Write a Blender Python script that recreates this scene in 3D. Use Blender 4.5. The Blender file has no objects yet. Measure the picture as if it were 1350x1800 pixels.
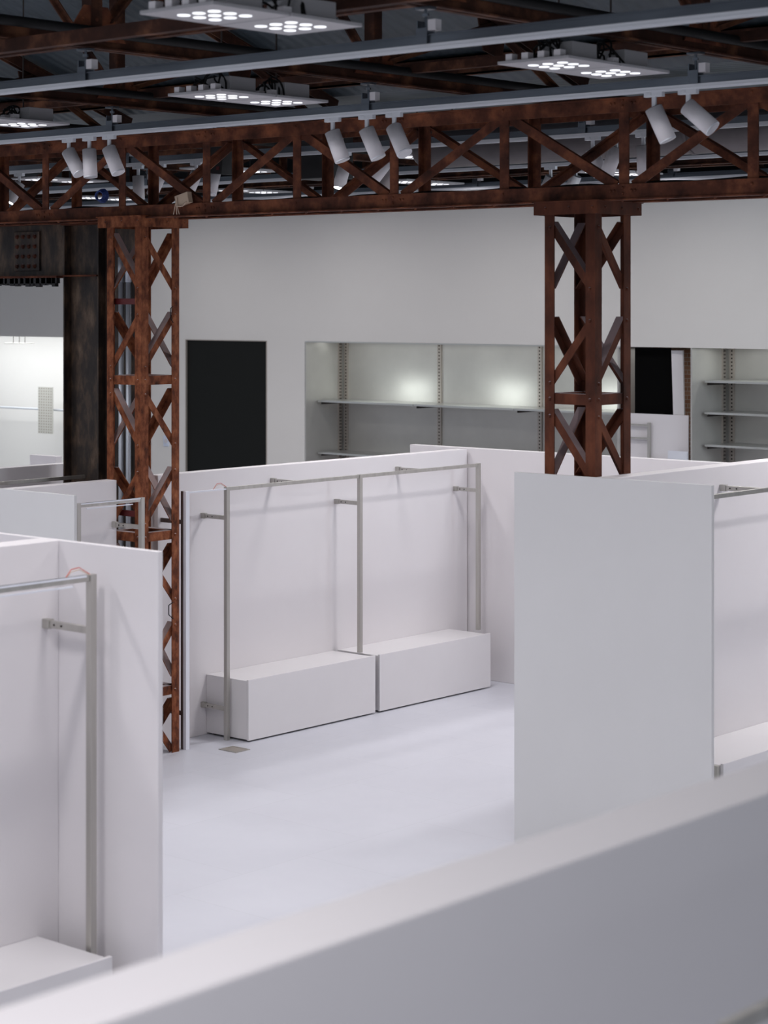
import bpy, bmesh, math, random
from mathutils import Vector, Matrix
random.seed(7)
SC = bpy.context.scene
COL = SC.collection
H = 3.8                      # eye height of the camera above the floor
# ------------------------------------------------------------------ camera, world, lights, exposure
cd = bpy.data.cameras.new('camera'); cam = bpy.data.objects.new('camera', cd); COL.objects.link(cam)
cam.location = (0, 0, H); cam.rotation_euler = (math.pi/2, 0, math.radians(41.1))
cd.sensor_width = 36; cd.lens = 3641*36/1800.0; cd.shift_y = -368/1800.0
cd.dof.use_dof = True; cd.dof.focus_distance = 17.0; cd.dof.aperture_fstop = 3.2
cd.clip_end = 200
SC.camera = cam
SC.view_settings.view_transform = 'Standard'; SC.view_settings.look = 'None'
SC.view_settings.gamma = 1; SC.view_settings.exposure = 0.0
SC.view_settings.use_curve_mapping = False
SC.cycles.max_bounces = 8
w = bpy.data.worlds.new('world'); SC.world = w; w.use_nodes = True
w.node_tree.nodes['Background'].inputs[0].default_value = (0.86, 0.90, 1.0, 1)
w.node_tree.nodes['Background'].inputs[1].default_value = 0.46
LED_W = 26.0                 # watts per pair of ceiling panels
def light(name, kind, loc, energy, color=(1, 1, 1), size=1, size_y=None, rot=(0, 0, 0), spread=None, parent=None, **k):
    d = bpy.data.lights.new(name, kind); d.energy = energy; d.color = color
    if kind == 'AREA':
        d.size = size
        if size_y: d.shape = 'RECTANGLE'; d.size_y = size_y
        if spread: d.spread = spread
    else: d.shadow_soft_size = size
    for a, b in k.items(): setattr(d, a, b)
    o = bpy.data.objects.new(name, d); o.location = loc; o.rotation_euler = rot; COL.objects.link(o)
    if parent: o.parent = parent
    return o
# rows of ceiling panels (each stands for a pair)
LED_Z = 5.12
LED_X = (-4.25, -6.84, -9.51, -12.12, -14.75, -17.4, -20.0)
LED_Y = (1.6, 4.25, 6.91, 9.57, 14.6, 17.5)
for x in LED_X + (-1.62,):
    for y in LED_Y:
        if x > -2 and y > 4: continue
        k = {14.6: 1.8, 17.5: 0.85}.get(y, 1.12) * (.4 if x > -5 and 4 < y < 8 else 1) * (1.25 if x > -2 else 1.6 if (x, y) in ((-6.84, 4.25), (-6.84, 14.6), (-4.25, 14.6)) else 1)
        light('panel_light', 'AREA', (x, y, LED_Z-.015), LED_W*k, (1.0, 0.965, 0.985), 0.25, 0.80, spread=math.radians(178 if y > 17 else 140))
light('daylight_from_right', 'AREA', (-4.5, 17.0, 4.0), 210, (.80, .90, 1.0), 2.0, 2.0, rot=(math.radians(92), 0, math.radians(42)))
light('bright_room_light', 'AREA', (-26.0, 20.9, 3.55), 150, (0.95, 0.98, 1.0), 6.0, 1.6)

# ------------------------------------------------------------------ materials
def ramp(nt, fac, stops):
    r = nt.nodes.new('ShaderNodeValToRGB'); e = r.color_ramp.elements
    e[0].position, e[0].color = stops[0][0], (*stops[0][1], 1)
    e[1].position, e[1].color = stops[-1][0], (*stops[-1][1], 1)
    for p, c in stops[1:-1]:
        n = e.new(p); n.color = (*c, 1)
    nt.links.new(fac, r.inputs[0]); return r.outputs[0]
def noise(nt, scale, detail=4, rough=.6, stretch=None, kind='Object'):
    tc = nt.nodes.new('ShaderNodeTexCoord'); n = nt.nodes.new('ShaderNodeTexNoise')
    n.inputs['Scale'].default_value = scale; n.inputs['Detail'].default_value = detail
    n.inputs['Roughness'].default_value = rough
    if stretch:
        m = nt.nodes.new('ShaderNodeMapping'); m.inputs['Scale'].default_value = stretch
        nt.links.new(tc.outputs[kind], m.inputs[0]); nt.links.new(m.outputs[0], n.inputs[0])
    else: nt.links.new(tc.outputs[kind], n.inputs[0])
    return n.outputs[0]
def mat(name, color, rough=.5, metal=0, emit=None, estr=0, spec=None):
    m = bpy.data.materials.new(name); m.use_nodes = True
    b = m.node_tree.nodes['Principled BSDF']
    b.inputs['Base Color'].default_value = (*color, 1); b.inputs['Roughness'].default_value = rough
    b.inputs['Metallic'].default_value = metal
    if spec is not None: b.inputs['Specular IOR Level'].default_value = spec
    if emit: b.inputs['Emission Color'].default_value = (*emit, 1); b.inputs['Emission Strength'].default_value = estr
    return m
def vary(m, stops, scale=3, stretch=None, detail=4, bump=0, kind='Object', rough=None):
    nt = m.node_tree; b = nt.nodes['Principled BSDF']
    n = noise(nt, scale, detail, .6, stretch, kind)
    nt.links.new(ramp(nt, n, stops), b.inputs['Base Color'])
    if rough: nt.links.new(ramp(nt, n, [(0.3, (rough[0],)*3), (0.7, (rough[1],)*3)]), b.inputs['Roughness'])
    if bump:
        bp = nt.nodes.new('ShaderNodeBump'); bp.inputs['Strength'].default_value = bump; bp.inputs['Distance'].default_value = .003
        nt.links.new(noise(nt, scale*4, 6, .7, None, kind), bp.inputs['Height']); nt.links.new(bp.outputs[0], b.inputs['Normal'])
    return m
def dusty(m, dust, lo=.35, hi=.75, amount=.85):
    """pale dust that has settled on faces which look upwards"""
    nt = m.node_tree; b = nt.nodes['Principled BSDF']
    src = b.inputs['Base Color'].links[0].from_socket
    g = nt.nodes.new('ShaderNodeNewGeometry'); s = nt.nodes.new('ShaderNodeSeparateXYZ')
    nt.links.new(g.outputs['Normal'], s.inputs[0])
    mr = nt.nodes.new('ShaderNodeMapRange'); mr.inputs[1].default_value = lo; mr.inputs[2].default_value = hi
    mr.inputs[4].default_value = amount
    nt.links.new(s.outputs[2], mr.inputs[0])
    mx = nt.nodes.new('ShaderNodeMix'); mx.data_type = 'RGBA'
    nt.links.new(mr.outputs[0], mx.inputs[0]); nt.links.new(src, mx.inputs[6]); mx.inputs[7].default_value = (*dust, 1)
    nt.links.new(mx.outputs[2], b.inputs['Base Color']); return m

M = {}
M['panel'] = vary(mat('white_laminate', (.6, .6, .6), .42), [(.3, (.715, .69, .705)), (.7, (.735, .71, .725))], 1.2)
M['panel_grey'] = vary(mat('pale_grey_laminate', (.6, .6, .6), .42), [(.3, (.59, .59, .595)), (.7, (.61, .61, .615))], 1.2)
M['bench'] = vary(mat('white_bench_laminate', (.6, .6, .6), .35), [(.3, (.68, .665, .675)), (.7, (.70, .685, .695))], 2)
M['plaster'] = vary(mat('white_plaster', (.6, .6, .6), .8), [(.3, (.71, .695, .665)), (.7, (.74, .725, .695))], .6)
M['floor'] = mat('white_floor_boards', (.7, .7, .75), .38)
nt = M['floor'].node_tree; b = nt.nodes['Principled BSDF']
tc = nt.nodes.new('ShaderNodeTexCoord'); br = nt.nodes.new('ShaderNodeTexBrick')
mp = nt.nodes.new('ShaderNodeMapping'); mp.inputs['Rotation'].default_value = (0, 0, math.pi/2)
nt.links.new(tc.outputs['Object'], mp.inputs[0]); nt.links.new(mp.outputs[0], br.inputs[0])
br.inputs['Scale'].default_value = 1; br.inputs['Mortar Size'].default_value = .002; br.inputs['Mortar Smooth'].default_value = .2
br.inputs['Brick Width'].default_value = 1.22; br.inputs['Row Height'].default_value = 1.22
br.inputs['Color1'].default_value = (.545, .555, .61, 1); br.inputs['Color2'].default_value = (.56, .57, .625, 1); br.inputs['Mortar'].default_value = (.47, .48, .52, 1)
nt.links.new(br.outputs[0], b.inputs['Base Color'])
nt.links.new(ramp(nt, noise(nt, 1.5, 5), [(.3, (.3,)*3), (.7, (.5,)*3)]), b.inputs['Roughness'])
RUST = [(.30, (.030, .011, .008)), (.44, (.12, .036, .016)), (.56, (.21, .068, .030)), (.70, (.31, .12, .055))]
M['rust'] = dusty(vary(mat('rusted_steel', (.1, .04, .02), .75, 0, spec=.18), RUST, 14, (1, 1, .6), 12, .7), (.42, .37, .38))
RUSTD = [(.3, (.024, .009, .006)), (.5, (.082, .025, .013)), (.72, (.17, .055, .026))]
M['rust_dark'] = dusty(vary(mat('dark_rusted_steel', (.08, .03, .02), .7, 0, spec=.18), RUSTD, 4, (1, 1, .5), 8, .4), (.36, .31, .33), .35, .75, .8)
M['rust_truss'] = vary(mat('red_brown_truss_steel', (.08, .03, .02), .7, 0, spec=.18), [(.3, (.028, .010, .007)), (.5, (.100, .033, .018)), (.70, (.25, .085, .040))], 5, None, 8, .4)
M['rust_roof'] = vary(mat('brown_roof_steel', (.08, .03, .02), .75, 0, spec=.18), [(.3, (.012, .005, .004)), (.5, (.042, .016, .010)), (.70, (.18, .075, .038))], 3, None, 6, .3)
M['plate'] = vary(mat('blackened_rusty_plate', (.03, .02, .02), .55, .2), [(.3, (.008, .006, .006)), (.48, (.030, .021, .017)), (.58, (.07, .045, .030)), (.72, (.16, .11, .075))], 8, (1, 1, .4), 9, .6)
M['red'] = mat('red_paint', (.085, .006, .008), .6)
M['steel'] = vary(mat('brushed_steel', (.5, .48, .45), .38, .75), [(.3, (.43, .415, .385)), (.7, (.52, .505, .475))], 20, (1, 1, .05), 3)
M['steel_dark'] = mat('dark_bronze_steel', (.16, .13, .12), .4, .7)
M['strip'] = mat('white_light_strip', (.72, .74, .80), .35)
M['galv'] = vary(mat('galvanised_steel', (.4, .43, .47), .30, .8), [(.3, (.09, .105, .125)), (.7, (.17, .195, .23))], 3, (.3, 3, 3), 5)
M['conduit'] = mat('zinc_conduit', (.50, .54, .60), .4, .5)
M['alu'] = vary(mat('track_aluminium', (.5, .5, .5), .4, .3), [(.3, (.60, .62, .66)), (.7, (.72, .74, .78))], 2, (.2, 4, 4))
M['spot'] = mat('white_lamp_enamel', (.62, .60, .62), .45)
M['spot_cap'] = mat('dark_lamp_cap', (.16, .16, .17), .5)
M['lens_on'] = mat('lit_lens', (1, 1, 1), .4, 0, (1, 1, 1), 9)
M['lens_dim'] = mat('shaded_lens', (.5, .5, .52), .3)
M['lens_led'] = mat('lit_led_lens', (1, 1, 1), .4, 0, (.93, .95, 1), 1.1)
M['led_body'] = mat('led_panel_housing', (.36, .355, .37), .5)
M['black'] = mat('black_plastic', (.008, .008, .009), .6)
M['cable'] = mat('black_cable', (.004, .004, .0045), .6, spec=.25)
M['screen'] = mat('black_green_panel', (.0095, .0105, .0095), .5, spec=.15)
M['blackmatt'] = mat('matt_black_panel', (.0025, .0025, .0025), .9, spec=.05)
M['niche'] = vary(mat('satin_stainless_back', (.5, .5, .48), .42, .55), [(.3, (.49, .48, .455)), (.7, (.55, .54, .51))], 2)
M['shelfmetal'] = mat('shelf_metal', (.55, .56, .54), .3, .7)
M['slot'] = mat('dark_slot', (.03, .022, .02), .7)
M['upright'] = mat('upright_metal', (.42, .38, .34), .4, .5)
M['duct'] = vary(mat('grey_duct', (.12, .11, .115), .55, .3), [(.3, (.085, .075, .078)), (.7, (.14, .125, .13))], 2)
M['wood'] = mat('pale_wood', (.50, .38, .28), .7)
M['string'] = mat('pale_string', (.55, .42, .32), .8)
M['redwire'] = mat('red_wire', (.55, .08, .05), .5)
M['outlet'] = mat('outlet_plastic', (.62, .68, .80), .4)
M['perf'] = mat('perforated_beige_plate', (.47, .46, .42), .6)
M['pinhole'] = mat('plate_hole', (.20, .17, .13), .8)
M['far_darkness'] = mat('far_wall_darkness', (.012, .013, .015), .9)  # near-black colour put in for the darkness above and beyond the back wall
M['glass_day'] = mat('daylit_glass', (.8, .85, .9), .3, 0, (.85, .93, 1), .55)
M['blue'] = mat('blue_cable', (.02, .05, .22), .5)
M['brick'] = mat('brick', (.4, .2, .12), .8)
nt = M['brick'].node_tree; br = nt.nodes.new('ShaderNodeTexBrick'); tc = nt.nodes.new('ShaderNodeTexCoord')
mp = nt.nodes.new('ShaderNodeMapping'); mp.inputs['Rotation'].default_value = (math.pi/2, 0, 0)
nt.links.new(tc.outputs['Object'], mp.inputs[0]); nt.links.new(mp.outputs[0], br.inputs[0])
br.inputs['Scale'].default_value = 5; br.inputs['Color1'].default_value = (.42, .20, .12, 1); br.inputs['Color2'].default_value = (.52, .30, .20, 1); br.inputs['Mortar'].default_value = (.6, .5, .42, 1)
nt.links.new(br.outputs[0], nt.nodes['Principled BSDF'].inputs['Base Color'])
# corrugated roof sheet
M['deck'] = mat('dark_corrugated_deck', (.04, .045, .05), .55)
nt = M['deck'].node_tree; b = nt.nodes['Principled BSDF']
wv = nt.nodes.new('ShaderNodeTexWave'); tc = nt.nodes.new('ShaderNodeTexCoord'); wv.inputs['Scale'].default_value = 2.6
wv.inputs['Distortion'].default_value = .0
nt.links.new(tc.outputs['Object'], wv.inputs[0])
nt.links.new(ramp(nt, noise(nt, 1.0, 5), [(.35, (.024, .035, .043)), (.65, (.046, .064, .078))]), b.inputs['Base Color'])
bp = nt.nodes.new('ShaderNodeBump'); bp.inputs['Strength'].default_value = .35; bp.inputs['Distance'].default_value = .02
nt.links.new(wv.outputs['Fac'], bp.inputs['Height']); nt.links.new(bp.outputs[0], b.inputs['Normal'])

# ------------------------------------------------------------------ mesh helpers
class MB:
    def __init__(s): s.bm = bmesh.new()
    def _add(s, vs, fs):
        v = [s.bm.verts.new(p) for p in vs]
        for f in fs:
            try: s.bm.faces.new([v[i] for i in f])
            except ValueError: pass
        return s
    def box(s, x0, x1, y0, y1, z0, z1):
        return s._add([(x, y, z) for x in (x0, x1) for y in (y0, y1) for z in (z0, z1)],
                      [(0, 1, 3, 2), (4, 6, 7, 5), (0, 4, 5, 1), (2, 3, 7, 6), (0, 2, 6, 4), (1, 5, 7, 3)])
    def beam(s, p0, p1, w, h, side, up=None):
        """box from p0 to p1; w measured along 'side', h along the third axis"""
        p0, p1 = Vector(p0), Vector(p1); d = (p1-p0).normalized(); sd = Vector(side)
        sd = (sd-d*sd.dot(d)).normalized(); u = d.cross(sd).normalized()
        vs = []
        for p in (p0, p1):
            for a in (-.5, .5):
                for c in (-.5, .5): vs.append(p+sd*w*a+u*h*c)
        return s._add(vs, [(0, 1, 3, 2), (4, 6, 7, 5), (0, 4, 5, 1), (2, 3, 7, 6), (0, 2, 6, 4), (1, 5, 7, 3)])
    def cyl(s, p0, p1, r, n=16, r1=None, caps=True):
        p0, p1 = Vector(p0), Vector(p1); d = (p1-p0).normalized()
        a = d.orthogonal().normalized(); c = d.cross(a); r1 = r if r1 is None else r1
        vs = [p0+(a*math.cos(t)+c*math.sin(t))*r for t in [2*math.pi*i/n for i in range(n)]]
        vs += [p1+(a*math.cos(t)+c*math.sin(t))*r1 for t in [2*math.pi*i/n for i in range(n)]]
        fs = [(i, (i+1) % n, n+(i+1) % n, n+i) for i in range(n)]
        if caps: fs += [tuple(range(n))[::-1], tuple(range(n, 2*n))]
        return s._add(vs, fs)
    def tube(s, pts, r, n=8):
        for i in range(len(pts)-1): s.cyl(pts[i], pts[i+1], r, n)
        return s
    def rivet(s, p, nrm, r=.014):
        p, d = Vector(p), Vector(nrm).normalized(); a = d.orthogonal().normalized(); c = d.cross(a); n = 8
        vs = []
        for k, (rr, hh) in enumerate(((1, 0), (.75, .55), (.3, .75))):
            vs += [p+(a*math.cos(2*math.pi*i/n)+c*math.sin(2*math.pi*i/n))*r*rr+d*r*hh for i in range(n)]
        fs = [(k*n+i, k*n+(i+1) % n, (k+1)*n+(i+1) % n, (k+1)*n+i) for k in range(2) for i in range(n)]
        fs.append(tuple(range(2*n, 3*n)))
        return s._add(vs, fs)
    def prism(s, pts, off):
        """polygon pts extruded by vector off"""
        n = len(pts); off = Vector(off)
        vs = [Vector(p) for p in pts]+[Vector(p)+off for p in pts]
        return s._add(vs, [tuple(range(n))[::-1], tuple(range(n, 2*n))]+[(i, (i+1) % n, n+(i+1) % n, n+i) for i in range(n)])
def thing(name, label, cat, loc, group=None):
    o = bpy.data.objects.new(name, None); o.empty_display_size = .1; COL.objects.link(o); o.location = loc
    o['label'] = label; o['category'] = cat
    if group: o['group'] = group
    return o
WORLD_LOC = {}
def wloc(o):
    l = Vector(o.location)
    while o.parent: o = o.parent; l += Vector(o.location)
    return l
def obj(name, mb, m, parent=None, loc=None, bevel=0, smooth=False, label=None):
    bmesh.ops.recalc_face_normals(mb.bm, faces=mb.bm.faces)
    base = wloc(parent) if parent else Vector(loc if loc else (0, 0, 0))
    for v in mb.bm.verts: v.co -= base
    me = bpy.data.meshes.new(name); mb.bm.to_mesh(me); mb.bm.free()
    me.materials.append(M[m] if isinstance(m, str) else m)
    o = bpy.data.objects.new(name, me); COL.objects.link(o)
    if parent: o.parent = parent
    else: o.location = base
    if bevel:
        bv = o.modifiers.new('bevel', 'BEVEL'); bv.width = bevel; bv.segments = 2; bv.limit_method = 'ANGLE'
    if smooth:
        for p in me.polygons: p.use_smooth = len(p.vertices) == 4
    if label: o['label'] = label
    return o
def tag(o, label, cat, group=None, kind=None):
    o['label'] = label; o['category'] = cat
    if group: o['group'] = group
    if kind: o['kind'] = kind
    return o
def struct(name, mb, m, loc=(0, 0, 0)):
    o = obj(name, mb, m, None, loc); o['kind'] = 'structure'; return o
def copy_tree(o, parent=None):
    c = o.copy(); COL.objects.link(c)
    if parent: c.parent = parent
    for ch in list(o.children): copy_tree(ch, c)
    return c
def relabel(o, label, group=None):
    o['label'] = label
    if group: o['group'] = group
def atY(px, Y):
    r = (px-675)/3641; t = Y/(.75356+.65738*r); return t*(.75356*r-.65738)
def atYz(px, py, Y):
    r = (px-675)/3641; t = Y/(.75356+.65738*r); return (t*(.75356*r-.65738), Y, H+(532-py)*t/3641)

# ------------------------------------------------------------------ setting
struct('floor', MB().box(-34, 3, -3, 27, -.1, 0), 'floor')
# roof: slopes down away from the camera to a valley at y = 13, then nearly flat
def zr(y): return 5.55+.35*(13-y) if y < 13 else 5.55+.05*(y-13)
mb = MB()
mb.prism([(-34, 3, zr(3)), (-34, 13, zr(13)), (-34, 13, zr(13)+.05), (-34, 3, zr(3)+.05)], (37, 0, 0))
mb.prism([(-34, 13, zr(13)), (-34, 27, zr(27)), (-34, 27, zr(27)+.05), (-34, 13, zr(13)+.05)], (37, 0, 0))
struct('ceiling', mb, 'deck')
YB = 19.5; ZO = 3.30; ZT = 5.2
mb = MB()
mb.box(-32, 0, YB, YB+.14, ZO, ZT)                       # upper part over all openings
mb.box(-22.3, -20.6, YB, YB+.14, 0, ZO)
mb.box(-19.05, -18.372, YB, YB+.14, 0, ZO)
mb.box(-20.6, -19.05, YB+.05, YB+.14, 0, ZO)
struct('wall_back', mb, 'plaster')
struct('wall_far', MB().box(-34, 3, 26.8, 27, 0, 6.4), 'far_darkness')
mb = MB(); mb.box(-33, -22.1, 22.3, 22.4, 0, 3.6); mb.box(-22.2, -22.1, YB+.14, 22.3, 0, 3.6); mb.box(-33, -32.9, YB+.14, 22.3, 0, 3.6)
struct('wall_left', mb, 'plaster')
struct('wall_right', MB().box(-13.6, -12.4, 22.0, 22.1, 0, 3.4), 'plaster')
struct('trim_1', MB().box(-18.36, -13.45, YB-.004, YB+.012, ZO-.012, ZO+.004), 'shelfmetal')

# ------------------------------------------------------------------ partitions
def partition(label, x0, x1, y0, y1, z, m='panel', bev=.004, group=None):
    o = obj('partition_panel', MB().box(x0, x1, y0, y1, 0, z), m, None, ((x0+x1)/2, (y0+y1)/2, 0), bev)
    return tag(o, label, 'partition', group)
ZA, ZC = 2.325, 2.61
partition('long white partition behind the two central benches and hanging rail', -13.29, -13.17, 12.14, 16.38, ZA-.010)
partition('white partition closing the far end of the central bay, beyond the benches', -13.95, -8.3, 16.40, 16.50, ZA)
partition('large plain grey panel standing in front of the right rusty column', -8.88, -7.26, 11.57, 11.60, ZC, 'panel_grey', .003)
partition('white partition at the right edge carrying a hanging rail, behind the large grey panel', -8.20, -8.05, 11.60, 16.39, ZC)
partition('white end panel at left foreground with its free edge beside the rusty column foot', -9.2, -7.32, 6.75, 6.78, ZC, 'panel', .003)
partition('white partition at the left edge behind the nearest bench and rail', -8.20, -8.05, 3.2, 6.75, ZC)
partition('blurred thick white partition crossing the bottom of the view', -2.79, -2.60, .8, 7.6, ZC, 'panel', .006)
partition('short white partition beside the left rusty column, behind two small rail posts', -13.12, -13.0, 10.42, 11.52, ZA)
partition('pale end panel at the left edge in front of the small two-post rail', -14.6, -12.2, 10.38, 10.41, ZA, 'panel_grey', .003)
partition('distant white partition at the left edge in front of the bright room', -14.80, -14.70, 9.5, 13.2, ZA)
partition('tiny white partition corner beyond the distant left partition', -15.6, -15.22, 12.72, 12.80, ZA+.02)

# ------------------------------------------------------------------ benches
def bench(label, xw, xf, y0, y1, z, group=None, lit=False):
    root = thing('display_bench', label, 'bench', ((xw+xf)/2, (y0+y1)/2, 0), group)
    obj('carcass', MB().box(xw+.002, xf-.028, y0+.006, y1-.006, .018, z-.012), 'bench', root, bevel=.003)
    obj('front_panel', MB().box(xf-.024, xf, y0, y1, .014, z), 'bench', root, bevel=.003)
    obj('plinth', MB().box(xw+.04, xf-.07, y0+.05, y1-.05, 0, .018), 'black', root)
    return root
g = 'pair of white benches along the central partition'
bench('white box bench nearer the rusty column, left of the central pair', -13.17, -12.64, 12.71, 14.37, .54, g)
bench('white box bench at the far end, right of the central pair', -13.17, -12.64, 14.43, 16.09, .54, g)
bench('white bench at bottom left below the nearest hanging rail', -8.05, -7.50, 4.2, 6.62, .67)
b = bench('white bench at right edge beside the large grey panel', -8.05, -7.50, 12.1, 14.4, .67)
obj('side_panel', MB().box(-7.95, -7.53, 12.07, 12.1, .02, .655), 'perf', b, label='beige metal side of the bench')

# ------------------------------------------------------------------ hanging rails
S = .038
def rail(label, xr, xw, posts, ztop, arms, mids, ends=None, strip=None, group=None, lowarm=None, endpost=None, wires=(), zb=None):
    """posts: y of the posts; arms: z of the wall arms at each post; mids: y of arms fixed between posts"""
    root = thing('hanging_rail', label, 'clothes rail', (xr, posts[0], 0), group)
    for i, y in enumerate(posts):
        z0 = (zb[i] if zb else 0)
        obj('post', MB().box(xr-S/2, xr+S/2, y-S/2, y+S/2, z0, ztop), 'steel', root, bevel=.002)
    y0, y1 = ends if ends else (posts[0], posts[-1])
    cuts = [y0]+[p for p in posts if y0 < p < y1]+[y1]
    for a, c in zip(cuts, cuts[1:]):
        obj('top_rail', MB().box(xr-.012, xr+.012, a+S/2, c-S/2, ztop-.034, ztop-.002), 'steel', root, bevel=.002)
    def arm(y, z):
        m = MB(); m.box(xw+.03, xr-S/2, y-.012, y+.012, z-.018, z+.018)
        a = obj('wall_arm', m, 'steel', root, bevel=.0015)
        m = MB(); m.box(xw, xw+.05, y-.018, y+.018, z-.024, z+.024); k = obj('bracket', m, 'steel', a, bevel=.002)
        for q in (.085, .14): obj('screw', MB().cyl((xw+q, y-.0125, z), (xw+q, y-.0150, z), .006, 8), 'slot', a)
    for y in posts:
        for z in arms: arm(y, z)
    for y in mids: arm(y, ztop-.02)
    if lowarm: arm(*lowarm)
    if strip:
        m = MB(); m.box(xr-.014, xr+.014, strip[0], strip[1], ztop-.012, ztop-.002)
        obj('light_strip', m, 'strip', root, label='white light strip')
        if strip[2]:
            m = MB(); m.box(xr+.018, xr+.03, strip[0]+.05, strip[1]-.1, ztop-.05, ztop-.042)
            obj('light_strip', m, 'strip', root, label='white light strip')
    for p in wires:
        for k, mm in enumerate(('redwire', 'string')):
            q = [(p[0]+.0, p[1]-.01*k, p[2]), (p[0]-.02, p[1]-.05, p[2]+.035-.01*k), (p[0]-.02, p[1]-.10, p[2]+.03-.012*k), (p[0]-.0, p[1]-.16, p[2]-.012)]
            obj('wire', MB().tube(q, .0022, 6), mm, root)
    return root
r = rail('long steel hanging rail on tall posts over the two central benches', -12.86, -13.17, (12.665, 14.40, 16.17), 2.20, (1.93,), (13.54, 15.28),
     lowarm=(12.665, .27), zb=(0, .54, .54), wires=((-12.86, 12.66, 2.20),))
# the short section that ends at the bronze post beside the column
m = MB(); m.box(-12.875, -12.845, 12.20, 12.65, 2.176, 2.188); obj('light_strip', m, 'strip', r, label='white light strip')
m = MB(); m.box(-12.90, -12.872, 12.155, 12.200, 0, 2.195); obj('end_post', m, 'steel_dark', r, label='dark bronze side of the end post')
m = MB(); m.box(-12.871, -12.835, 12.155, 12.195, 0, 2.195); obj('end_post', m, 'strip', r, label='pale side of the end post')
for z in (1.93, .30):
    obj('wall_arm', MB().box(-13.17, -12.9, 12.17, 12.19, z-.018, z+.018), 'steel_dark', r)
rail('steel hanging rail at the left edge above the nearest bench, red wire at its corner', -7.70, -8.05, (6.66,), 2.48, (2.205,), (), ends=(3.3, 6.66),
     strip=(3.3, 6.62, True), wires=((-7.70, 6.65, 2.48),))
rail('steel hanging rail at right edge on the partition behind the grey panel', -7.70, -8.05, (15.4,), 2.476, (), (12.95,), ends=(11.75, 15.4))
rail('small two-post rail in front of the left rusty column', -12.65, -13.0, (10.80, 11.48), 2.205, (1.96,), (), strip=(10.82, 11.46, True))
rail('distant steel rail at the left edge on the partition before the bright room', -14.36, -14.70, (12.95,), 2.245, (), (11.3,), ends=(9.8, 12.95))
rail('blurred steel rail at the bottom right corner on the nearest partition', -2.26, -2.60, (7.0,), 2.33, (), (), ends=(3.62, 7.5))

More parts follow.
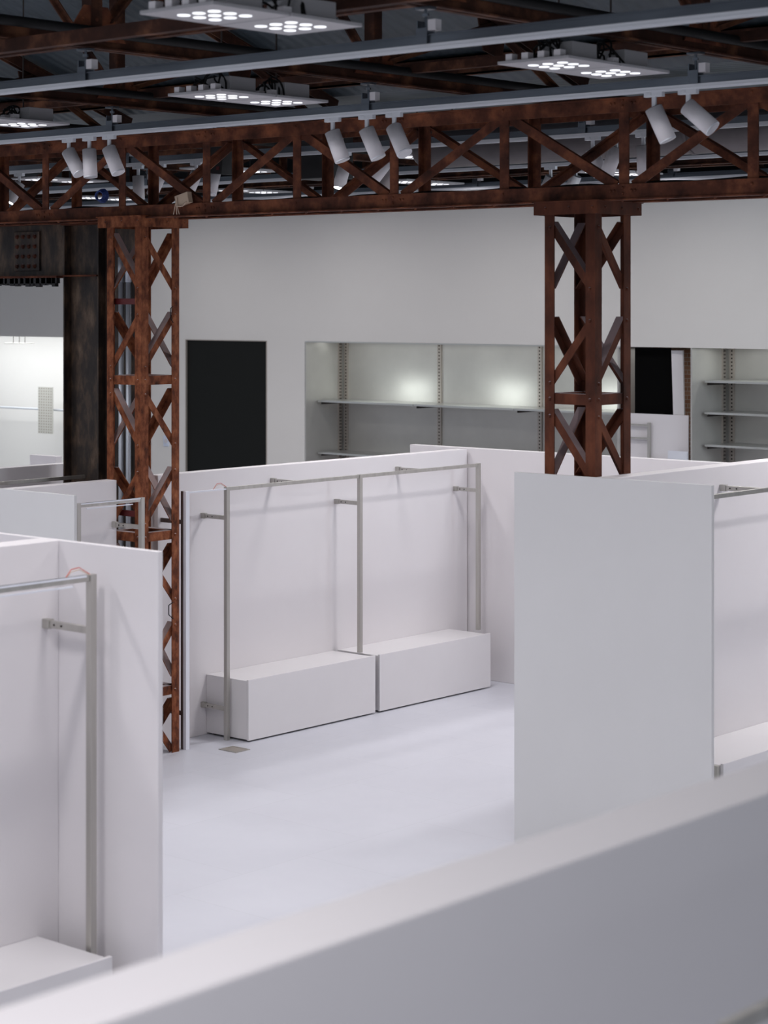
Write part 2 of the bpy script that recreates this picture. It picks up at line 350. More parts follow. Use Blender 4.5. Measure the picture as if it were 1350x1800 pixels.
# ------------------------------------------------------------------ lattice columns
def lattice_column(label, xn, yn, ztop, m, full=True):
    """near corner at (xn, yn); the column runs to -x and +y"""
    W = .43; x0, x1, y0, y1 = xn-W, xn, yn, yn+W; F = .08; T = .01
    root = thing('lattice_column', label, 'column', ((x0+x1)/2, (y0+y1)/2, 0), None)
    P = 1.31; zs = [ztop-P*i for i in range(4)]
    faces = {  # origin corner (left as seen from outside), direction, outward normal
        'front': (Vector((x0, y0, 0)), Vector((1, 0, 0)), Vector((0, -1, 0))),
        'right': (Vector((x1, y0, 0)), Vector((0, 1, 0)), Vector((1, 0, 0))),
        'back': (Vector((x1, y1, 0)), Vector((-1, 0, 0)), Vector((0, 1, 0))),
        'left': (Vector((x0, y1, 0)), Vector((0, -1, 0)), Vector((-1, 0, 0)))}
    rz = []
    for zt in zs:
        rz += [('l', zt-.12), ('r', zt-P/2+.11), ('r', zt-P/2-.11), ('l', zt-P+.11), ('l', zt-P), ('r', zt-P)]
    names = ['front', 'right', 'back', 'left']
    for i, (cx, cy) in enumerate(((x0, y0), (x1, y0), (x1, y1), (x0, y1))):
        sx = 1 if cx == x0 else -1; sy = 1 if cy == y0 else -1
        mb = MB()
        mb.box(min(cx, cx+sx*F), max(cx, cx+sx*F), min(cy, cy+sy*T), max(cy, cy+sy*T), 0, ztop)
        mb.box(min(cx, cx+sx*T), max(cx, cx+sx*T), min(cy+sy*T, cy+sy*F), max(cy+sy*T, cy+sy*F), 0, ztop)
        fo, fd, fn = faces[names[i]]            # face on which this corner is the left one
        for s_, z in rz:
            if s_ == 'l' and .03 < z < ztop-.03: mb.rivet(fo+fd*.045+Vector((0, 0, z)), fn)
        fo, fd, fn = faces[names[i-1]]          # face on which this corner is the right one
        for s_, z in rz:
            if s_ == 'r' and .03 < z < ztop-.03: mb.rivet(fo+fd*(W-.045)+Vector((0, 0, z)), fn)
        obj('corner_angle', mb, m, root)
    L = .057
    for fname, (fo, fd, fn) in faces.items():
        for k, zt in enumerate(zs):
            if k:
                mb = MB(); a = fo+fd*.012-fn*.016+Vector((0, 0, zt)); c = fo+fd*(W-.012)-fn*.016+Vector((0, 0, zt))
                mb.beam(a, c, .010, .075, fn); up = Vector((0, 0, .034))
                mb.beam(a-fn*.034+up, c-fn*.034+up, .060, .008, fn)
                obj('tie_bar', mb, m, root)
            mid = zt-P/2
            for (ua, za, ub, zb_) in ((.035, zt-.09, W-.035, mid+.10), (W-.035, mid-.10, .035, zt-P+.10)):
                if zb_ < 0.0 and za > 0:
                    f_ = (za-.02)/(za-zb_); ub = ua+(ub-ua)*f_; zb_ = .02
                if za < .1: continue
                a = fo+fd*ua-fn*.018+Vector((0, 0, za)); c = fo+fd*ub-fn*.018+Vector((0, 0, zb_))
                d = (c-a).normalized(); u = fn.cross(d).normalized()
                if u.z < 0: u = -u
                mb = MB(); mb.beam(a, c, .008, L, fn)
                mb.beam(a+u*(L/2-.004)-fn*.034, c+u*(L/2-.004)-fn*.034, .062, .008, fn)
                obj('diagonal_brace', mb, m, root)
    o = .055
    mb = MB()
    for (a, b_, c, d) in ((x0-o, x1+o, y0-o, y0-o+.01), (x0-o, x1+o, y1+o-.01, y1+o), (x0-o, x0-o+.01, y0-o+.01, y1+o-.01), (x1+o-.01, x1+o, y0-o+.01, y1+o-.01)):
        mb.box(a, b_, c, d, ztop-.03, ztop+.055)
    mb.box(x0-o-.01, x1+o+.01, y0-o-.01, y1+o+.01, ztop+.055, ztop+.065)
    for q in (.1, .3, .5): mb.rivet((x0-o+q, y0-o, ztop+.015), (0, -1, 0), .012); mb.rivet((x1+o, y0-o+q, ztop+.015), (1, 0, 0), .012)
    obj('cap_frame', mb, m, root)
    return root, (x0, x1, y0, y1)
c1, (x0, x1, y0, y1) = lattice_column('orange rusted lattice column at left, standing on the white floor', -12.84, 11.65, 4.46, 'rust')
for z in (3.81, 2.03):
    obj('red_bar', MB().box(x0+.02, x1-.02, y0+.05, y0+.06, z-.025, z+.025), 'red', c1, label='red painted bar')
def hook(z, d=.05):
    q = [(x1-.0, y1+.0-.07, z+.07), (x1+.0, y1-.07-d, z+.05), (x1+.0, y1-.07-d, z-.03), (x1, y1-.07, z-.07)]
    obj('wire_loop', MB().tube(q, .004, 6), 'cable', c1, label='black wire loop')
hook(3.70, .03); hook(1.2)
lattice_column('dark red-brown lattice column at right behind the large grey panel', -8.25, 11.66, 4.44, 'rust_dark')

# ------------------------------------------------------------------ main truss over the columns
def truss(label, yf, depth, nodes, zb, zt, tilt, m, pat, wide=.08, group=None, name='roof_truss', cables=False):
    xs0, xs1 = nodes[0]-.6, nodes[-1]+.8
    root = thing(name, label, 'truss', ((xs0+xs1)/2, yf+depth/2, zb), group)
    Z = lambda x, z: z-tilt*(x+10.75)
    for y, nrm, nm in ((yf, -1, 'front'), (yf+depth, 1, 'rear')):
        for ch, z, hh in (('bottom_chord', zb+.055, .11), ('top_chord', zt-.05, .10)):
            mb = MB(); mb.beam((xs0, y, Z(xs0, z)), (xs1, y, Z(xs1, z)), .012, hh, (0, 1, 0))
            zz = z-hh/2+.005 if ch == 'bottom_chord' else z+hh/2-.005
            mb.beam((xs0, y-nrm*-.04*(-1 if nrm > 0 else 1)*(1), Z(xs0, zz)), (xs1, y+.04*(1 if nrm < 0 else -1), Z(xs1, zz)), .08, .010, (0, 1, 0))
            if nrm < 0:
                for i, x in enumerate(nodes):
                    offs = ((-.10, .01), (-.07, .01), (-.0, .03), (0, -.01), (.07, .01), (.10, .01)) if pat[i] == 'b' else ((0, .02),)
                    for dx, dz in offs: mb.rivet((x+dx, y-.006, Z(x, z+dz)), (0, -1, 0), .012)
                if ch == 'bottom_chord':
                    x = xs0+.2
                    while x < xs1:
                        mb.rivet((x, y+.03, Z(x, zb)), (0, 0, -1), .012); x += .37
            obj(ch, mb, m, root)
        for i, x in enumerate(nodes):
            mb = MB(); yy = y+.012*(1 if nrm < 0 else -1)
            mb.beam((x, yy, Z(x, zb+.09)), (x, yy, Z(x, zt-.05)), wide, .010, (1, 0, 0))
            mb.beam((x-wide/2+.005, yy+.025*(1 if nrm < 0 else -1), Z(x, zb+.09)), (x-wide/2+.005, yy+.025*(1 if nrm < 0 else -1), Z(x, zt-.05)), .01, .05, (1, 0, 0))
            obj('upright', mb, m, root)
        for i in range(len(nodes)-1):
            a, c = nodes[i], nodes[i+1]
            if pat[i] == 'b': pa, pc = (a+.07, zb+.10), (c-.05, zt-.09)
            else: pa, pc = (a+.05, zt-.09), (c-.07, zb+.10)
            if nrm > 0:   # rear plane leans the other way
                pa, pc = (pa[0], zb+zt-pa[1]), (pc[0], zb+zt-pc[1])
            yy = y+.022*(1 if nrm < 0 else -1)
            A = Vector((pa[0], yy, Z(pa[0], pa[1]))); C = Vector((pc[0], yy, Z(pc[0], pc[1])))
            mb = MB(); mb.beam(A, C, .010, .068, (0, 1, 0))
            d = (C-A).normalized(); u = Vector((0, 1, 0)).cross(d)
            if u.z < 0: u = -u
            mb.beam(A+u*.026+Vector((0, .025*(1 if nrm < 0 else -1), 0)), C+u*.026+Vector((0, .025*(1 if nrm < 0 else -1), 0)), .05, .008, (0, 1, 0))
            obj('diagonal', mb, m, root)
    return root
nodes = [-15.11+1.018*i for i in range(11)]
nodes = [x-.055 for x in (-16.13, -15.11, -14.09, -13.09, -12.07, -11.06, -10.06, -9.02, -7.99, -6.98, -5.96, -4.94)]
pat = ['b' if i % 2 == 0 else 't' for i in range(12)]
truss('long riveted truss resting on the two lattice columns', 11.70, .40, nodes, 4.50, 5.20, .001, 'rust_truss', pat)
nodes2 = [-22+1.3*i for i in range(15)]
truss('distant dark roof truss seen through the front truss', 17.2, .3, nodes2, 5.14, 5.66, 0, 'rust_roof', ['b' if i % 2 else 't' for i in range(15)])

# wood block and string on the truss
x, y, z = atYz(323, 351, 11.66)
t = thing('wood_block', 'small pale wooden block tied with string to the truss', 'block', (x, y, z-.03))
mb = MB(); mb.beam((x-.075, y, z-.015), (x+.075, y, z+.02), .05, .09, (0, 1, 0)); obj('block', mb, 'wood', t, bevel=.003)
mb = MB()
for dx in (-.02, .0, .015): mb.tube([(x-.05, y-.03, z+.02), (x-.055+dx, y-.03, z-.07), (x-.05+dx*2, y-.03, z-.12)], .004, 5)
mb.tube([(x-.05, y-.032, z-.05), (x+.02, y-.032, z-.055), (x+.06, y-.03, z-.02)], .005, 5)
obj('string', mb, 'string', t)

# black cable bundle on the lower chord
pts = []
for i in range(70):
    X = -16+.18*i; pts.append((X, 11.86+.03*math.sin(i*.9), 4.605+.008*math.sin(i*1.7)))
mb = MB(); mb.tube(pts, .022, 7); mb.tube([(p[0], p[1]+.05, p[2]+.01*math.cos(i)) for i, p in enumerate(pts)], .02, 7)
tag(obj('cable_bundle', mb, 'cable', None, (-10, 11.86, 4.6)), 'black cable bundle lying along the lower chord of the front truss', 'cable')

# ------------------------------------------------------------------ plate girder and steel column at left
XA = atY(111, 12.26)+.01; XC = atY(172, 12.26)
t = thing('steel_portal_column', 'blackened steel plate column behind the left lattice column, with riveted girder', 'column', (-14.1, 12.4, 0))
obj('web_plate', MB().box(XA, -13.62, 12.34, 12.36, 0, 4.52), 'plate', t)
for X, nm in ((XA, 'flange'), (XC, 'flange'), (-13.62, 'flange')):
    mb = MB(); mb.box(X-.008, X+.008, 12.26 if X < -13.8 else 12.30, 12.34, 0, 4.52)
    obj('flange', mb, 'plate', t)
mb = MB(); mb.box(XA, XC, 12.24, 12.34, 4.035, 4.05); mb.box(XA, -13.9, 12.22, 12.34, 4.50, 4.525)
obj('stiffener', mb, 'rust_dark', t)
g_ = thing('plate_girder', 'dark riveted plate girder at the left edge under the truss', 'girder', (-17, 12.3, 4.03))
obj('web_plate', MB().box(-20, XA-.01, 12.34, 12.36, 4.04, 4.52), 'plate', g_)
obj('lower_flange', MB().box(-20, XA-.01, 12.18, 12.50, 4.025, 4.045), 'rust_dark', g_)
obj('upper_flange', MB().box(-20, XA-.01, 12.18, 12.50, 4.515, 4.535), 'rust_dark', g_)
xa, _, za = atYz(26, 408, 12.33); xb, _, zb = atYz(70, 476, 12.33)
obj('splice_plate', MB().box(xa, xb, 12.322, 12.34, zb, za), 'plate', g_, bevel=.003)
for i in range(4):
    for j in range(4):
        obj('rivet', MB().rivet((xa+(xb-xa)*(i+.55)/4.3, 12.322, zb+(za-zb)*(j+.5)/4), (0, -1, 0), .024), 'rust_dark', g_)
mb = MB(); X = -16.6
while X < XA-.05:
    mb.box(X, X+random.uniform(.03, .07), 12.2, 12.24, 4.025-random.uniform(.06, .085), 4.024); X += .075
mb.box(-16.6, XA-.03, 12.2, 12.24, 3.975, 4.024)
obj('serrated_strip', mb, 'black', g_)
# conduits
for px, lab in ((213, 'left of two grey vertical conduits behind the left lattice column'), (226, 'right of two grey vertical conduits behind the left lattice column')):
    X = atY(px, 12.27)
    mb = MB(); mb.cyl((X, 12.27, 0), (X, 12.27, 4.0), .024, 14); mb.cyl((X, 12.27, 3.98), (X, 12.27, 4.2), .029, 14)
    tag(obj('conduit', mb, 'conduit', None, (X, 12.27, 0), smooth=True), lab, 'pipe', 'vertical conduits')

# ------------------------------------------------------------------ roof joists running away from the camera
JX = (-4.1, -6.7, -9.3, -11.9, -14.5, -17.1)
JL = ('top right corner', 'right part of the ceiling, over the right track clamp', 'middle of the ceiling', 'left part of the ceiling above the left spotlights', 'upper left behind the left spotlights', 'far left of the ceiling')
for X, jl in zip(JX, JL):
    t = thing('roof_joist', 'brown rusty roof joist, '+jl, 'joist', (X, 12, 5.3))
    ye = 20 if X > -15 else 17
    mb = MB(); mb.box(X-.05, X-.012, 4, ye, 5.29, 5.30); mb.box(X+.012, X+.05, 4, ye, 5.29, 5.30)
    mb.box(X-.022, X-.012, 4, ye, 5.30, 5.37); mb.box(X+.012, X+.022, 4, ye, 5.30, 5.37)
    obj('bottom_chord', mb, 'rust_roof', t)
    mb = MB(); 
    for s in (-1, 1): mb.beam((X+s*.03, 5, zr(5)-.08), (X+s*.03, 13, zr(13)-.08), .012, .09, (1, 0, 0))
    mb.beam((X, 5, zr(5)-.04), (X, 13, zr(13)-.04), .10, .012, (1, 0, 0))
    obj('rafter', mb, 'rust_roof', t)
    for Y in (8.05, 10.55):
        zt = zr(Y)-.08
        mb = MB(); mb.beam((X, Y, 5.35), (X, Y, zt), .085, .085, (1, 0, 0)); obj('hanger', mb, 'rust_roof', t)
        mb = MB(); mb.prism([(X+.028, Y-.23, 5.34), (X+.028, Y+.23, 5.34), (X+.028, Y+.09, 5.54), (X+.028, Y-.09, 5.54)], (.010, 0, 0))
        for q in (-.10, 0, .10): mb.rivet((X+.038, Y+q, 5.46), (1, 0, 0), .014)
        obj('gusset', mb, 'rust_truss', t)
    for Y in (9.3, 11.85):
        mb = MB(); z = 5.34
        mb.prism([(X-.006, Y-.16, zr(Y)-.1), (X-.006, Y+.16, zr(Y)-.15), (X-.006, Y+.12, zr(Y)-.38), (X-.006, Y-.10, zr(Y)-.33)], (.012, 0, 0))
        obj('gusset', mb, 'rust_roof', t)
    for (ya, za_, yb, zb_) in ((8.15, 5.45, 9.3, zr(9.3)-.15), (9.3, zr(9.3)-.15, 10.45, 5.45), (10.65, 5.45, 11.85, zr(11.85)-.15), (11.85, zr(11.85)-.15, 12.7, 5.36)):
        obj('diagonal', MB().beam((X+.02, ya, za_), (X+.02, yb, zb_), .012, .07, (1, 0, 0)).beam((X+.04, ya, za_), (X+.04, yb, zb_), .05, .010, (1, 0, 0)), 'rust_roof', t)
    tag(obj('roof_conduit', MB().cyl((X+.075, 4, 5.385), (X+.075, ye, 5.385), .030, 12), 'cable', None, (X, 12, 5.4), smooth=True),
        'black conduit on the roof joist, '+jl, 'pipe', 'black conduits on the roof joists')
for Y, z0, z1, lb in ((7.43, 5.215, 5.288, 'heavy brown cross beam slung under the roof joists, nearest the camera'), (8.40, 5.375, 5.435, 'brown cross beam on the roof joists just behind the upper track'),
                      (10.86, 5.375, 5.435, 'brown cross beam on the roof joists above the truss')):
    mb = MB(); mb.box(-24, 2, Y-.03, Y+.03, z0, z0+.010); mb.box(-24, 2, Y-.03, Y-.02, z0+.010, z1-.010); mb.box(-24, 2, Y-.03, Y+.03, z1-.010, z1)
    tag(obj('cross_beam', mb, 'rust_roof', None, (-10, Y, z0)), lb, 'beam')
for Y, z, nm in ((9.6, 6.45, 'nearest the camera'), (12.5, 5.62, 'lowest, next to the valley')):
    mb = MB(); mb.box(-34, 3, Y-.035, Y+.035, z-.06, z-.045); mb.box(-34, 3, Y-.035, Y-.02, z-.06, z+.09); mb.box(-34, 3, Y-.035, Y+.035, z+.08, z+.09)
    tag(obj('roof_purlin', mb, 'rust_roof', None, (-10, Y, z)), 'brown steel purlin under the sloping roof, '+nm, 'beam', 'roof purlins')

# ------------------------------------------------------------------ lighting tracks
TZ = 5.07
def track(Y, label, clamps, x0=-24, x1=-1.5):
    t = thing('lighting_track', label, 'track', (-10, Y, TZ))
    mb = MB(); mb.box(x0, x1, Y-.018, Y-.014, TZ+.035, TZ+.078); mb.box(x0, x1, Y+.014, Y+.018, TZ+.035, TZ+.078)
    mb.box(x0, x1, Y-.018, Y+.018, TZ+.031, TZ+.035)
    mb.box(x0, x1, Y-.026, Y-.018, TZ+.073, TZ+.078)
    obj('channel', mb, 'galv', t)
    mb = MB(); mb.box(x0, x1, Y-.019, Y-.009, TZ, TZ+.030); mb.box(x0, x1, Y+.009, Y+.019, TZ, TZ+.030); mb.box(x0, x1, Y-.010, Y+.010, TZ+.018, TZ+.030)
    mb.box(x0, x1, Y-.022, Y-.018, TZ+.008, TZ+.012)
    obj('track_profile', mb, 'alu', t)
    for X in clamps:
        mb = MB(); mb.box(X-.035, X-.028, Y-.03, Y+.03, TZ+.07, TZ+.15); mb.box(X+.028, X+.035, Y-.03, Y+.03, TZ+.07, TZ+.15)
        mb.box(X-.035, X+.035, Y-.03, Y+.03, TZ+.080, TZ+.086); mb.box(X-.035, X+.035, Y-.034, Y-.03, TZ+.03, TZ+.11)
        mb.cyl((X, Y, TZ+.08), (X, Y, 5.29), .008, 8)
        mb.box(X-.045, X+.045, Y-.03, Y+.03, 5.275, 5.288); mb.cyl((X+.0, Y, 5.24), (X+.0, Y, 5.255), .018, 6)
        cobj = obj('clamp', mb, 'galv', t)
        obj('clamp_block', MB().box(X+.036, X+.085, Y-.028, Y+.02, TZ+.095, TZ+.15), 'spot', cobj, label='white clamp block')
    return t
track(8.0, 'upper galvanised lighting track crossing the whole ceiling', JX)
track(10.5, 'galvanised lighting track carrying the near spotlights, in front of the truss', JX)
track(13.0, 'lighting track just behind the front truss', JX)
track(15.6, 'farther lighting track seen through the truss', JX)
track(18.2, 'farthest lighting track near the back wall', JX)

def spotlight(X, Y, lean, yaw, label, group=None, lit=True, L=.20, R=.054):
    """lean = angle of the can from the vertical, yaw = the way its mouth swings"""
    t = thing('track_spotlight', label, 'spotlight', (X, Y, TZ-.12), group)
    mb = MB(); mb.box(X-.065, X+.065, Y-.017, Y+.017, TZ-.028, TZ+.002); mb.box(X-.045, X-.01, Y-.02, Y+.02, TZ-.020, TZ-.002)
    obj('adapter', mb, 'alu', t, bevel=.002)
    mb = MB(); mb.box(X-.014, X+.014, Y-.008, Y+.008, TZ-.115, TZ-.026); obj('stem', mb, 'alu', t, bevel=.002)
    d = Vector((math.sin(lean)*math.cos(yaw), math.sin(lean)*math.sin(yaw), -math.cos(lean)))
    p = Vector((X, Y, TZ-.105)); a = p-d*.01; e = p+d*L
    body = obj('lamp_can', MB().cyl(a, e, R, 32), 'spot', t, smooth=True)
    mb = MB(); mb.cyl(a-d*.004, a+d*.001, R*.93, 24)
    obj('rear_cap', mb, 'spot_cap', body)
    obj('rim', MB().cyl(e, e+d*.006, R*.98, 24), 'alu', body)
    obj('lens', MB().cyl(e+d*.001, e+d*.0085, R*.84, 24), 'lens_on' if lit else 'lens_dim', body)
    return t
P = math.pi
LEFTD = P   # towards -x
def sp(px, Y, lean, yaw, label, group): spotlight(atY(px, Y), Y, lean, yaw, label, group, lit='glowing' in label)
g = 'left trio of spotlights on the near track'
sp(121, 10.5, .60, .1, 'leftmost white can spotlight of the left trio, leaning right', g)
sp(157, 10.5, .12, -.3, 'middle white can spotlight of the left trio, hanging almost straight', g)
sp(192, 10.5, .48, .1, 'right white can spotlight of the left trio, leaning right', g)
g = 'middle trio of spotlights on the near track'
sp(585, 10.5, .36, .35, 'leftmost white can spotlight of the middle trio', g)
sp(645, 10.5, .42, .35, 'middle white can spotlight of the middle trio', g)
sp(693, 10.5, .58, -.2, 'right white can spotlight of the middle trio, leaning most', g)
g = 'right pair of spotlights on the near track'
sp(1150, 10.5, .42, .4, 'left white can spotlight of the right pair', g)
sp(1210, 10.5, .85, .2, 'right white can spotlight of the right pair, leaning strongly', g)
g = 'spotlights on the track behind the truss'
for px, ln, yw, lb in ((34, .5, -2.0, 'glowing spotlight at the far left behind the truss'), (243, .05, 0, 'straight spotlight behind the truss right of the left trio'),
                       (282, .6, P, 'left-leaning spotlight behind the truss right of the left trio'), (345, .55, P, 'left-leaning spotlight behind the truss above the wooden block'),
                       (378, .3, -1.5, 'spotlight half hidden behind the truss right of the wooden block'),
                       (606, .30, -1.8, 'glowing spotlight behind the truss under the middle trio'), (679, .65, -2.3, 'glowing spotlight behind the truss right of the middle trio'),
                       (1042, .3, .3, 'spotlight behind the truss above the right column'), (1083, .35, -2.6, 'glowing spotlight behind the truss beside the right column'), (1131, .05, 0, 'straight spotlight behind the truss right of the right column')):
    sp(px, 13.0, ln, yw, lb, g)
for px, lb in ((968, 'tiny left spotlight on the farther track near the right column'), (1012, 'tiny right spotlight on the farther track near the right column')):
    sp(px, 15.6, .5, P, lb, 'far spotlights')

# ------------------------------------------------------------------ LED ceiling panels
def led_panel(X, Y, Z, label, group, simple=False):
    t = thing('led_panel', label, 'ceiling light', (X, Y, Z), group)
    s = .243
    mb = MB(); mb.box(X-s, X+s, Y-s, Y+s, Z, Z+.018); obj('housing', mb, 'led_body', t, bevel=.003)
    for i in range(3):
        for j in range(3):
            cx, cy = X+(i-1)*.100, Y+(j-1)*.100
            obj('led_lens', MB().cyl((cx, cy, Z-.004), (cx, cy, Z+.004), .030, 16), 'lens_led', t)
    obj('suspension_rod', MB().cyl((X, Y, Z+.018), (X, Y, zr(Y)-.005), .006, 6), 'slot', t)
    if not simple:
        for i in range(4):
            cx = X-.17+.11*i
            obj('clip', MB().box(cx-.022, cx+.022, Y-s+.01, Y-s+.06, Z+.018, Z+.055), 'spot', t)
        obj('driver_box', MB().box(X-.1, X+.14, Y-.06, Y+.17, Z+.018, Z+.12), 'led_body', t, bevel=.004)
        mb = MB()
        for k in range(6):
            a = random.uniform(-.18, .05); b_ = random.uniform(.0, .18); hh = random.uniform(.06, .14)
            y_ = random.uniform(-.2, -.02)
            mb = MB(); mb.tube([(X+a+(b_-a)*q/8+random.uniform(-.006, .006), Y+y_+.03*math.sin(q+k), Z+.03+hh*math.sin(P*q/8)) for q in range(9)], .006, 6)
            obj('cable', mb, 'cable', t)
    return t
names = {(-6.84, 6.91): 'at the top of the view left of centre', (-9.51, 9.57): 'in the upper left above the middle trio', (-6.84, 9.57): 'at upper right above the near track',
         (-12.12, 9.57): 'at the left edge above the near track'}
for X in LED_X:
    for Y in LED_Y[2:]:
        if not (X, Y) in names and Y < 13: continue
        if Y > 12 and X > -5: continue
        for k, dy in enumerate((-.252, .252)):
            key = names.get((X, Y)); half = ('nearer', 'farther')[k]
            if key: lb = 'nine-lens LED panel, %s of a pair, %s' % (half, key); gp = 'LED panel pair '+key
            else: lb = 'square nine-lens LED panel seen in the distance through the truss'; gp = 'distant LED panels'
            if key: led_panel(X, Y+dy, LED_Z, lb, gp)
            else: led_panel(X, Y+dy, LED_Z, lb, gp, True)
# ------------------------------------------------------------------ duct, pipe and loudspeaker behind the truss
Yd = 13.9
xa, _, z_ = atYz(748, 264, Yd); 
t = thing('ventilation_duct', 'large round grey duct behind the right half of the truss', 'duct', (-8, Yd, z_))
mb = MB(); mb.cyl((xa, Yd, z_), (-3, Yd, z_), .165, 40); obj('duct_pipe', mb, 'duct', t, smooth=True)
mb = MB(); mb.cyl((xa-.05, Yd, z_), (xa, Yd, z_), .13, 40, .165); obj('end_cap', mb, 'duct', t, smooth=True)
for X in (-8.9, -6.3, -4.2): obj('band', MB().cyl((X, Yd, z_), (X+.04, Yd, z_), .169, 40), 'duct', t, smooth=True)
x, _, z = atYz(676, 290, 14.5)
tag(obj('vertical_pipe', MB().cyl((x, 14.5, 4.75), (x, 14.5, 5.6), .085, 28), 'duct', None, (x, 14.5, 4.75), smooth=True), 'blue-grey vertical pipe behind the middle trio of spotlights', 'pipe')
x, _, z = atYz(388, 282, 12.55)
t = thing('loudspeaker', 'black tilted loudspeaker box hung behind the truss left of centre', 'speaker', (x, 12.55, z))
obj('cabinet', MB().beam((x-.12, 12.55, z+.01), (x+.12, 12.55, z-.01), .2, .24, (0, 1, 0)), 'black', t, bevel=.006)
obj('badge', MB().box(x+.05, x+.085, 12.445, 12.45, z-.09, z-.06), 'red', t, label='small red badge')
obj('hanger_bracket', MB().box(x-.02, x+.02, 12.52, 12.58, z+.1, 5.6), 'black', t)
x, _, z = atYz(565, 275, 13.4)
t = thing('black_drape_box', 'large black equipment box hung behind the middle spotlights', 'equipment box', (x, 13.5, z))
obj('case', MB().box(x-.22, x+.2, 13.3, 13.6, z-.2, z+.25), 'black', t, bevel=.01)
obj('hanger_bracket', MB().box(x-.02, x+.02, 13.43, 13.47, z+.25, 5.55), 'black', t)
# coiled blue cable
x, _, z = atYz(193, 345, 11.9)
mb = MB()
for k in range(5):
    rr = .05+.006*k
    mb.tube([(x+rr*math.cos(a/10*2*P), 11.78+.01*k, z+rr*.8*math.sin(a/10*2*P)) for a in range(11)], .006, 5)
tag(obj('cable_coil', mb, 'blue', None, (x, 11.9, z)), 'small coil of blue cable on the lower chord of the truss at left', 'cable')
# high daylit window far behind the truss at right
t = MB(); xa, _, za_ = atYz(1222, 215, 14.6); xb, _, zb_ = atYz(1300, 172, 14.6)
wn = struct('window_1', MB().box(xa, xb, 14.6, 14.62, za_, zb_), 'glass_day')
for q in (.0, .35, .7, 1.0):
    X = xa+(xb-xa)*q; o = obj('mullion', MB().beam((X-.05, 14.57, za_), (X+.03, 14.57, zb_), .04, .03, (1, 0, 0)), 'black', wn)

# ------------------------------------------------------------------ back wall fittings
o = thing('black_wall_panel', 'tall black rectangular panel with thin grey frame in the back wall', 'wall panel', (-19.82, YB, 0))
obj('panel', MB().box(-20.585, -19.065, YB+.02, YB+.045, 0, ZO-.012), 'screen', o)
mb = MB(); mb.box(-20.6, -20.585, YB-.006, YB+.04, 0, ZO); mb.box(-19.065, -19.05, YB-.006, YB+.04, 0, ZO); mb.box(-20.585, -19.065, YB-.006, YB+.04, ZO-.012, ZO)
obj('frame', mb, 'upright', o)
x, _, z = atYz(293, 775, YB)
o = thing('wall_socket', 'small pale blue wall socket on the back wall left of the black panel', 'socket', (x, YB, z))
obj('plate', MB().box(x-.055, x+.055, YB-.014, YB, z-.075, z+.075), 'outlet', o, bevel=.004)
obj('dial', MB().cyl((x, YB-.014, z), (x, YB-.022, z), .03, 16), 'spot', o)

def slotted(x, y, z0, z1, root, side):
    mb = MB()
    if side == 'back': mb.box(x-.03, x+.03, y-.02, y, z0, z1)
    else: mb.box(x, x+.02, y-.03, y+.03, z0, z1)
    u = obj('slotted_upright', mb, 'upright', root)
    mb = MB(); z = z0+.03
    while z < z1-.03:
        for q in (-.011, .011) if side != 'back' else (-.0,):
            if side == 'back': mb.box(x+q-.009, x+q+.009, y-.022, y-.0195, z, z+.018)
            else: mb.box(x+.0195, x+.022, y+q-.007, y+q+.007, z, z+.018)
        z += .042
    s = obj('slots', mb, 'slot', u); s['kind'] = 'stuff'
def niche(label, x0, x1, ups, shelves, zlow=.05, cat='shelving'):
    yb = 20.2
    t = thing('wall_shelving', label, cat, ((x0+x1)/2, (YB+yb)/2, 0))
    obj('back_panel', MB().box(x0, x1, yb, yb+.02, 0, ZO), 'niche', t)
    obj('side_panel', MB().box(x0-.02, x0, YB, yb, 0, ZO), 'niche', t)
    obj('side_panel', MB().box(x1, x1+.02, YB, yb, 0, ZO), 'niche', t)
    obj('top_panel', MB().box(x0, x1, YB+.14, yb, ZO, ZO+.02), 'niche', t)
    slotted(x0, yb-.06, 1.2, ZO, t, 'side')
    for u in ups: slotted(u, yb, 1.2, ZO, t, 'back')
    for z in shelves:
        for a, c in zip([x0+.05]+[u for u in ups if u > x0+.2], [u for u in ups if u > x0+.2]+[x1-.02]):
            if c-a < .2: continue
            s = obj('shelf', MB().box(a+.004, c-.004, YB+.18, yb-.024, z-.004, z+.004), 'shelfmetal', t)
            obj('shelf_lip', MB().box(a+.004, c-.004, YB+.17, YB+.18, z-.018, z+.006), 'shelfmetal', s)
            obj('bracket', MB().box(a-.012, a-.004, YB+.25, yb-.024, z-.05, z-.006), 'slot', s)
    return t
n1 = niche('long stainless wall shelving recess in the back wall, centre of the view', -18.35, -13.49, (-18.27, -16.68, -15.10, -13.55), (2.53, 1.86))
n2 = niche('stainless wall shelving recess with three close shelves at the right edge', -12.49, -8.6, (-12.40, -10.8, -9.2), (2.93, 2.58, 2.22))
for X in (-17.47, -15.88, -14.3):
    light('shelf_glow_fill', 'AREA', (X, 19.66, 2.67), 1.7, (.93, 1, .97), .5, .2, rot=(math.radians(90), 0, 0))  # added lamps without any fixture, throw a soft glow onto the recess back
for a, b_ in ((-18.3, -13.6), (-12.4, -8.7)):
    light('recess_light', 'AREA', ((a+b_)/2, 19.85, ZO-.01), 7, (.98, 1, .97), b_-a, .1)

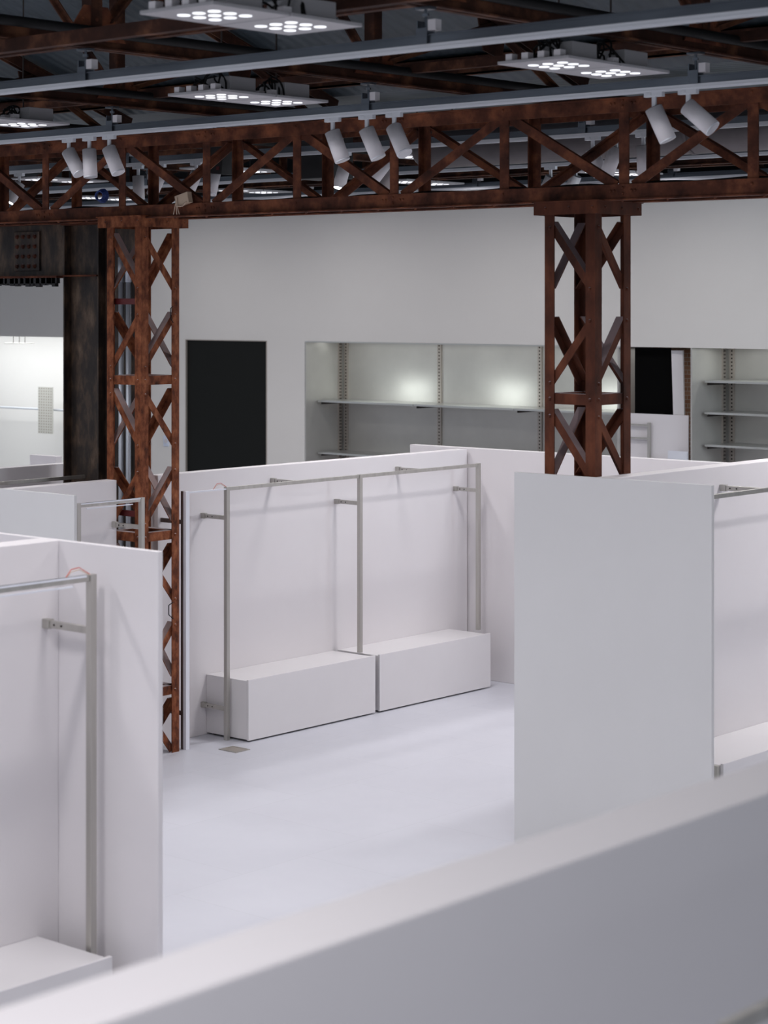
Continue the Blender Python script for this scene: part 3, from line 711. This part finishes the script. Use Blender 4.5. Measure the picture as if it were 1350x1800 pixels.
# gap: scene read as a mirror image, built as solid boards, panel, rack; brick
x0_, _, z0_ = atYz(1116, 732, 19.62); x1_, _, z1_ = atYz(1178, 613, 19.62); xl, _, zl = atYz(1191, 736, 19.62)
mb = MB(); mb.prism([(x0_, 19.62, 0), (xl+.3, 19.62, 0), (xl, 19.62, zl), (x1_, 19.62, 3.29), (x0_+.0, 19.62, 3.29)], (0, .02, 0))
tag(obj('mirrored_black_board', mb, 'blackmatt', None, (x0_, 19.62, 0)), 'solid matt black board standing in for a mirrored black panel right of the column', 'board')
A = atYz(1180, 616, 19.585); B_ = atYz(1200, 616, 19.585); C_ = atYz(1212, 1220, 19.585); D_ = atYz(1198, 1220, 19.585)
mb = MB(); mb.prism([A, B_, C_, D_], (0, .025, 0)); tag(obj('mirrored_white_board', mb, 'bench', None, (D_[0], 19.585, D_[2])), 'leaning white board built for a mirror image beside the black board in the gap', 'board')
struct('wall_brick', MB().box(-14.2, -12.52, 20.9, 21.0, 0, 3.4), 'brick')
mb = MB(); xx, _, zz = atYz(1090, 726, 19.56); x2, _, z2 = atYz(1210, 733, 19.56)
mb.box(-13.48, x2, 19.56, 19.575, 0, (zz+z2)/2+.01)
tag(obj('partition_panel', mb, 'panel', None, (xx, 19.56, 0)), 'low white panel standing in for a mirrored partition under the black board', 'partition')
xx, _, zz = atYz(1098, 745, 19.53); x2, _, z2 = atYz(1143, 743, 19.53)
t = thing('mirrored_rack', 'small steel rack built for a mirrored rail right of the right column', 'clothes rail', (x2, 19.53, 0))
obj('post', MB().box(x2-.03, x2, 19.515, 19.545, 0, z2), 'steel', t)
for z in (z2-.02, z2-.17): obj('crossbar', MB().box(xx, x2-.03, 19.52, 19.54, z-.02, z), 'steel', t)
x2, _, z2 = atYz(1190, 793, 19.46)
t = obj('partition_panel', MB().box(x2-.12, x2+.13, 19.46, 19.48, 0, z2), 'strip', None, (x2, 19.46, 0)); tag(t, 'tiny bluish white panel at the foot of the leaning board', 'partition')
light('gap_light', 'AREA', (-13.0, 20.1, 3.28), 3, (1, 1, 1), .7, .4)

# ------------------------------------------------------------------ bright room at left
x, _, z1 = atYz(67, 680, 21.9); x2, _, z2 = atYz(92, 763, 21.9)
t = thing('perforated_plate', 'beige perforated plate hanging in the bright room at the left edge', 'wall plate', ((x+x2)/2, 21.9, z2))
obj('plate', MB().box(x, x2, 21.9, 21.92, z2, z1), 'perf', t)
mb = MB()
for i in range(6):
    for j in range(17):
        a = x+(x2-x)*(i+.5)/6; c = z2+(z1-z2)*(j+.5)/17
        mb.box(a-.007, a+.007, 21.896, 21.9, c-.007, c+.007)
o = obj('holes', mb, 'pinhole', t); o['kind'] = 'stuff'
z = (z1+z2)/2
_, _, za_ = atYz(30, 717, 22.0)
tag(obj('wall_rod', MB().cyl((-32.8, 22.0, za_), (-22.2, 22.0, za_), .018, 10), 'alu', None, (-25, 22.0, za_)), 'thin grey rod crossing the bright room behind the perforated plate', 'rod')
xc, _, zc = atYz(34, 604, 21.0)
t = thing('pendant_lamp', 'slim pendant fitting on three wires in the bright room at left', 'lamp', (xc, 21, zc))
obj('disc', MB().cyl((xc, 21, zc), (xc, 21, zc+.012), .24, 32), 'steel', t)
for k, dx in enumerate((-.15, 0, .14)): obj('suspension_wire', MB().cyl((xc+dx, 21, zc), (xc+dx, 21, 3.55), .005, 6), 'slot', t)
struct('ceiling_room', MB().box(-33, -22.1, YB+.14, 22.3, 3.6, 3.65), 'plaster')

# ------------------------------------------------------------------ small things on the floor
t = thing('floor_box', 'square metal floor socket lid by the post of the central rail', 'floor socket', (-12.52, 12.43, 0))
obj('lid', MB().box(-12.62, -12.44, 12.36, 12.50, 0, .004), 'upright', t)
mb = MB(); mb.box(-12.635, -12.62, 12.345, 12.515, 0, .006); mb.box(-12.44, -12.425, 12.345, 12.515, 0, .006); mb.box(-12.62, -12.44, 12.345, 12.36, 0, .006); mb.box(-12.62, -12.44, 12.5, 12.515, 0, .006)
obj('frame', mb, 'steel', t)
